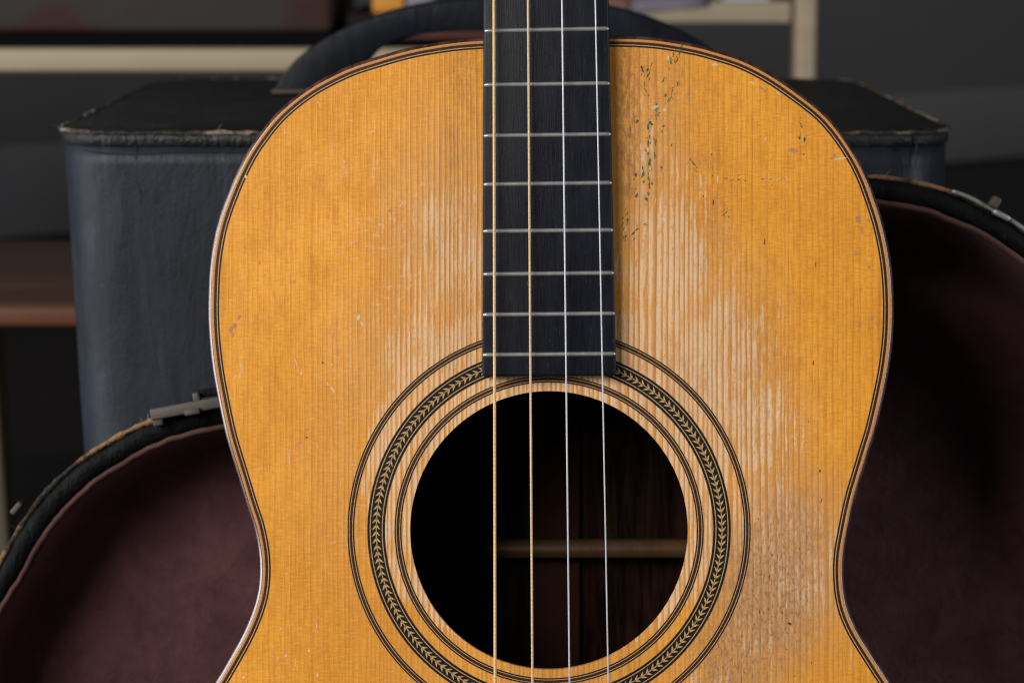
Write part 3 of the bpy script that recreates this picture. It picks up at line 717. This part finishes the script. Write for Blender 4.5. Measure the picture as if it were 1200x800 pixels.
for (x, y, ln, wd_, ang) in green:
    smear.append((x, y, ln * 1.15, wd_, ang))
    for _ in range(random.choice((1, 2, 3))):
        smear.append((x + random.gauss(0, 1.3), y + random.gauss(0, 4.5), random.uniform(1.5, 6.5), random.uniform(.6, 1.3), ang + random.gauss(0, 14)))
marks('paint_fleck', smear, M['green'])
olive = [(755,99,7,1.2,8),(757,106,7,1.4,-25),(760,112,4,1.2,-35),(764,75,4,1.2,20),(767,164,7,1,-30),(776,154,5,1,0),(768,168,8,1.6,0),(767,182,7,1.4,-8),(757,176,5,1.2,-30),(809,187,5,1.6,-30),(813,192,8,2.2,-42),(816.5,196,4,1.6,-40),(847,252,5,1,50),(851,249,6,1,45),(854,254,5,1,-40),(849,246,3,.8,-20),(760,204,4,2,0),(735,250,6,1.1,10),(735,120,5,1,0),(739,152,7,1.1,0),(746,143,4,2.4,20),(777,147.5,4,1.6,60),(835,206,3,2,0),(851,209,5,1,60),(858,211,5,1,70),(866,211,6,1.2,100),(874,212,5,1,95),(893,210,6,.9,90),(903,210,5,.9,60)]
olive += [(x + random.gauss(0, 1.6), y + random.gauss(0, 6), random.uniform(2, 7), random.uniform(.4, .9), ang + random.gauss(0, 10)) for (x, y, ln, wd_, ang) in green + olive for _ in range(1)]
marks('olive_fleck', olive, M['ochre'], -.000045)
scuff = [(783,68,8,3,-8),(767,126,12,4.5,75),(779,129,7,4,90),(751,172,9,2.6,0),(759.5,176,10,2.6,0),(753,185,12,4,0),(752,200,14,2.6,0),(753.5,222,10,2.4,0),(761,203,6,2.2,0),(838,76,8,4,95),(881,97,12,2.6,-70),(912,109,8,2,-45),(941,160,4,2.4,40),(984,186,16,2.2,84),(975,188,6,1.4,70),(841,210,11,2,0),(868,207,10,1,60),(899,211,9,1,70),(912,210,8,1.2,70),(922,209,7,1.6,-30),(897,163,7,1.8,15),(768,236,8,1.2,0),(778,269,12,2.2,0),(777,257,6,2,0),(771,260,8,1.6,0),(867,448,8,1.6,0),(984,447,9,1.4,0)]
marks('scuff', scuff, M['grey'], -.000035)
nick = [(347,425,13,1.6,-12),(353,437,6,3,0),(283,430,12,2,-20),(276,440,4,2.6,20),(281,440,7,3,10),(374,122,11,1.4,-32),(389,427,3,2,0),(334,155,4,2.4,0),(370,180,3,3,0),(288,207,4,3,0),(307,547,6,1,0),(339,540,22,1.8,-3),(352,525,8,2,25),(362,528,6,1.2,0),(358,518,6,1,20),(285,793,5,4.5,0),(329,736,4,3,0),(371,732,9,1.4,0),(325,771,4,3,0),(335,768,4,3.4,0),(346,776,12,1.4,3),(372,790,6,3,0),(362,762,5,4,20),(436,155,6,2,60),(420,372,8,5,20),(424,379,8,2.6,-30),(390,457,11,3,-30),(384,450,6,2,-20),(404,190,7,1.4,20),(470,240,8,1.6,40),(366,490,6,1,80),(352,524,9,1.2,10),(372,523,8,1,0)]
marks('bare_nick', nick, M['nick'], -.000033)
bruise = [(271,386,9,4,15),(275,382,8,6,0),(280,373,8,3.4,20),(273,392,6,2.4,0),(287,290,4,2.6,0),(302,328,3,1.6,10),(341,331,3.4,2.2,0),(304,308,5,2.2,0),(275,346,3.4,1.6,0),(378,424.5,4,3.6,0),(457,247,6,2.6,-20),(929,176,6,12,10),(978,182.5,5,4,30),(975,186,4,6,10),(1006,256,10,7,0),(1010,270,12,3,0),(1018,258,8,4,0),(1003,296,9,3,0),(1019,313,5,3.2,20),(1008,381,8,2.4,25),(1022,373,5,4,0),(1028,380,7,2,-20),(893,104,10,2.4,-45),(897,107,6,2.4,20),(838,103,14,1.4,3),(848,121,7,1.6,-10),(807,112,26,1.4,0),(800,85,12,1.4,0),(345,330,5,2,0),(360,503,2.4,2.2,0),(371,567,2.2,2,0),(320,553,3,2,0)]
marks('bruise', bruise, M['bruise'], -.000037)
dk = [(961,551.5,5,2.4,0),(359.5,512.5,2.6,2.4,0),(378,425,2.4,2.4,0),(925,730,4,5,30),(752,79,4,3,0),(759,82,5,3,30),(747,142,4,2.6,0),(777,148,4,2.4,80),(764,146,2.6,3,0),(824,230,3.6,1.3,0),(836,237,8,1.6,5),(953,425,7,1.6,5),(956,310,9,1,0),(942,181,3,1.4,40),(896,283,10,1.3,4),(834,181,4,1.2,20),(767,182,9,1.4,-4),(787,170,5,1.2,20)]
for _ in range(40):
    x, y = random.gauss(900, 50), random.gauss(695, 75)
    if math.hypot(x - HX, y - HYc) > 240 and x < 985: dk.append((x, y, random.choice((1.5, 2, 3, 7)) * random.uniform(.7, 1.3), random.uniform(.5, 1.3), random.gauss(0, 14)))
marks('dark_nick', dk, M['dark'], -.000039)
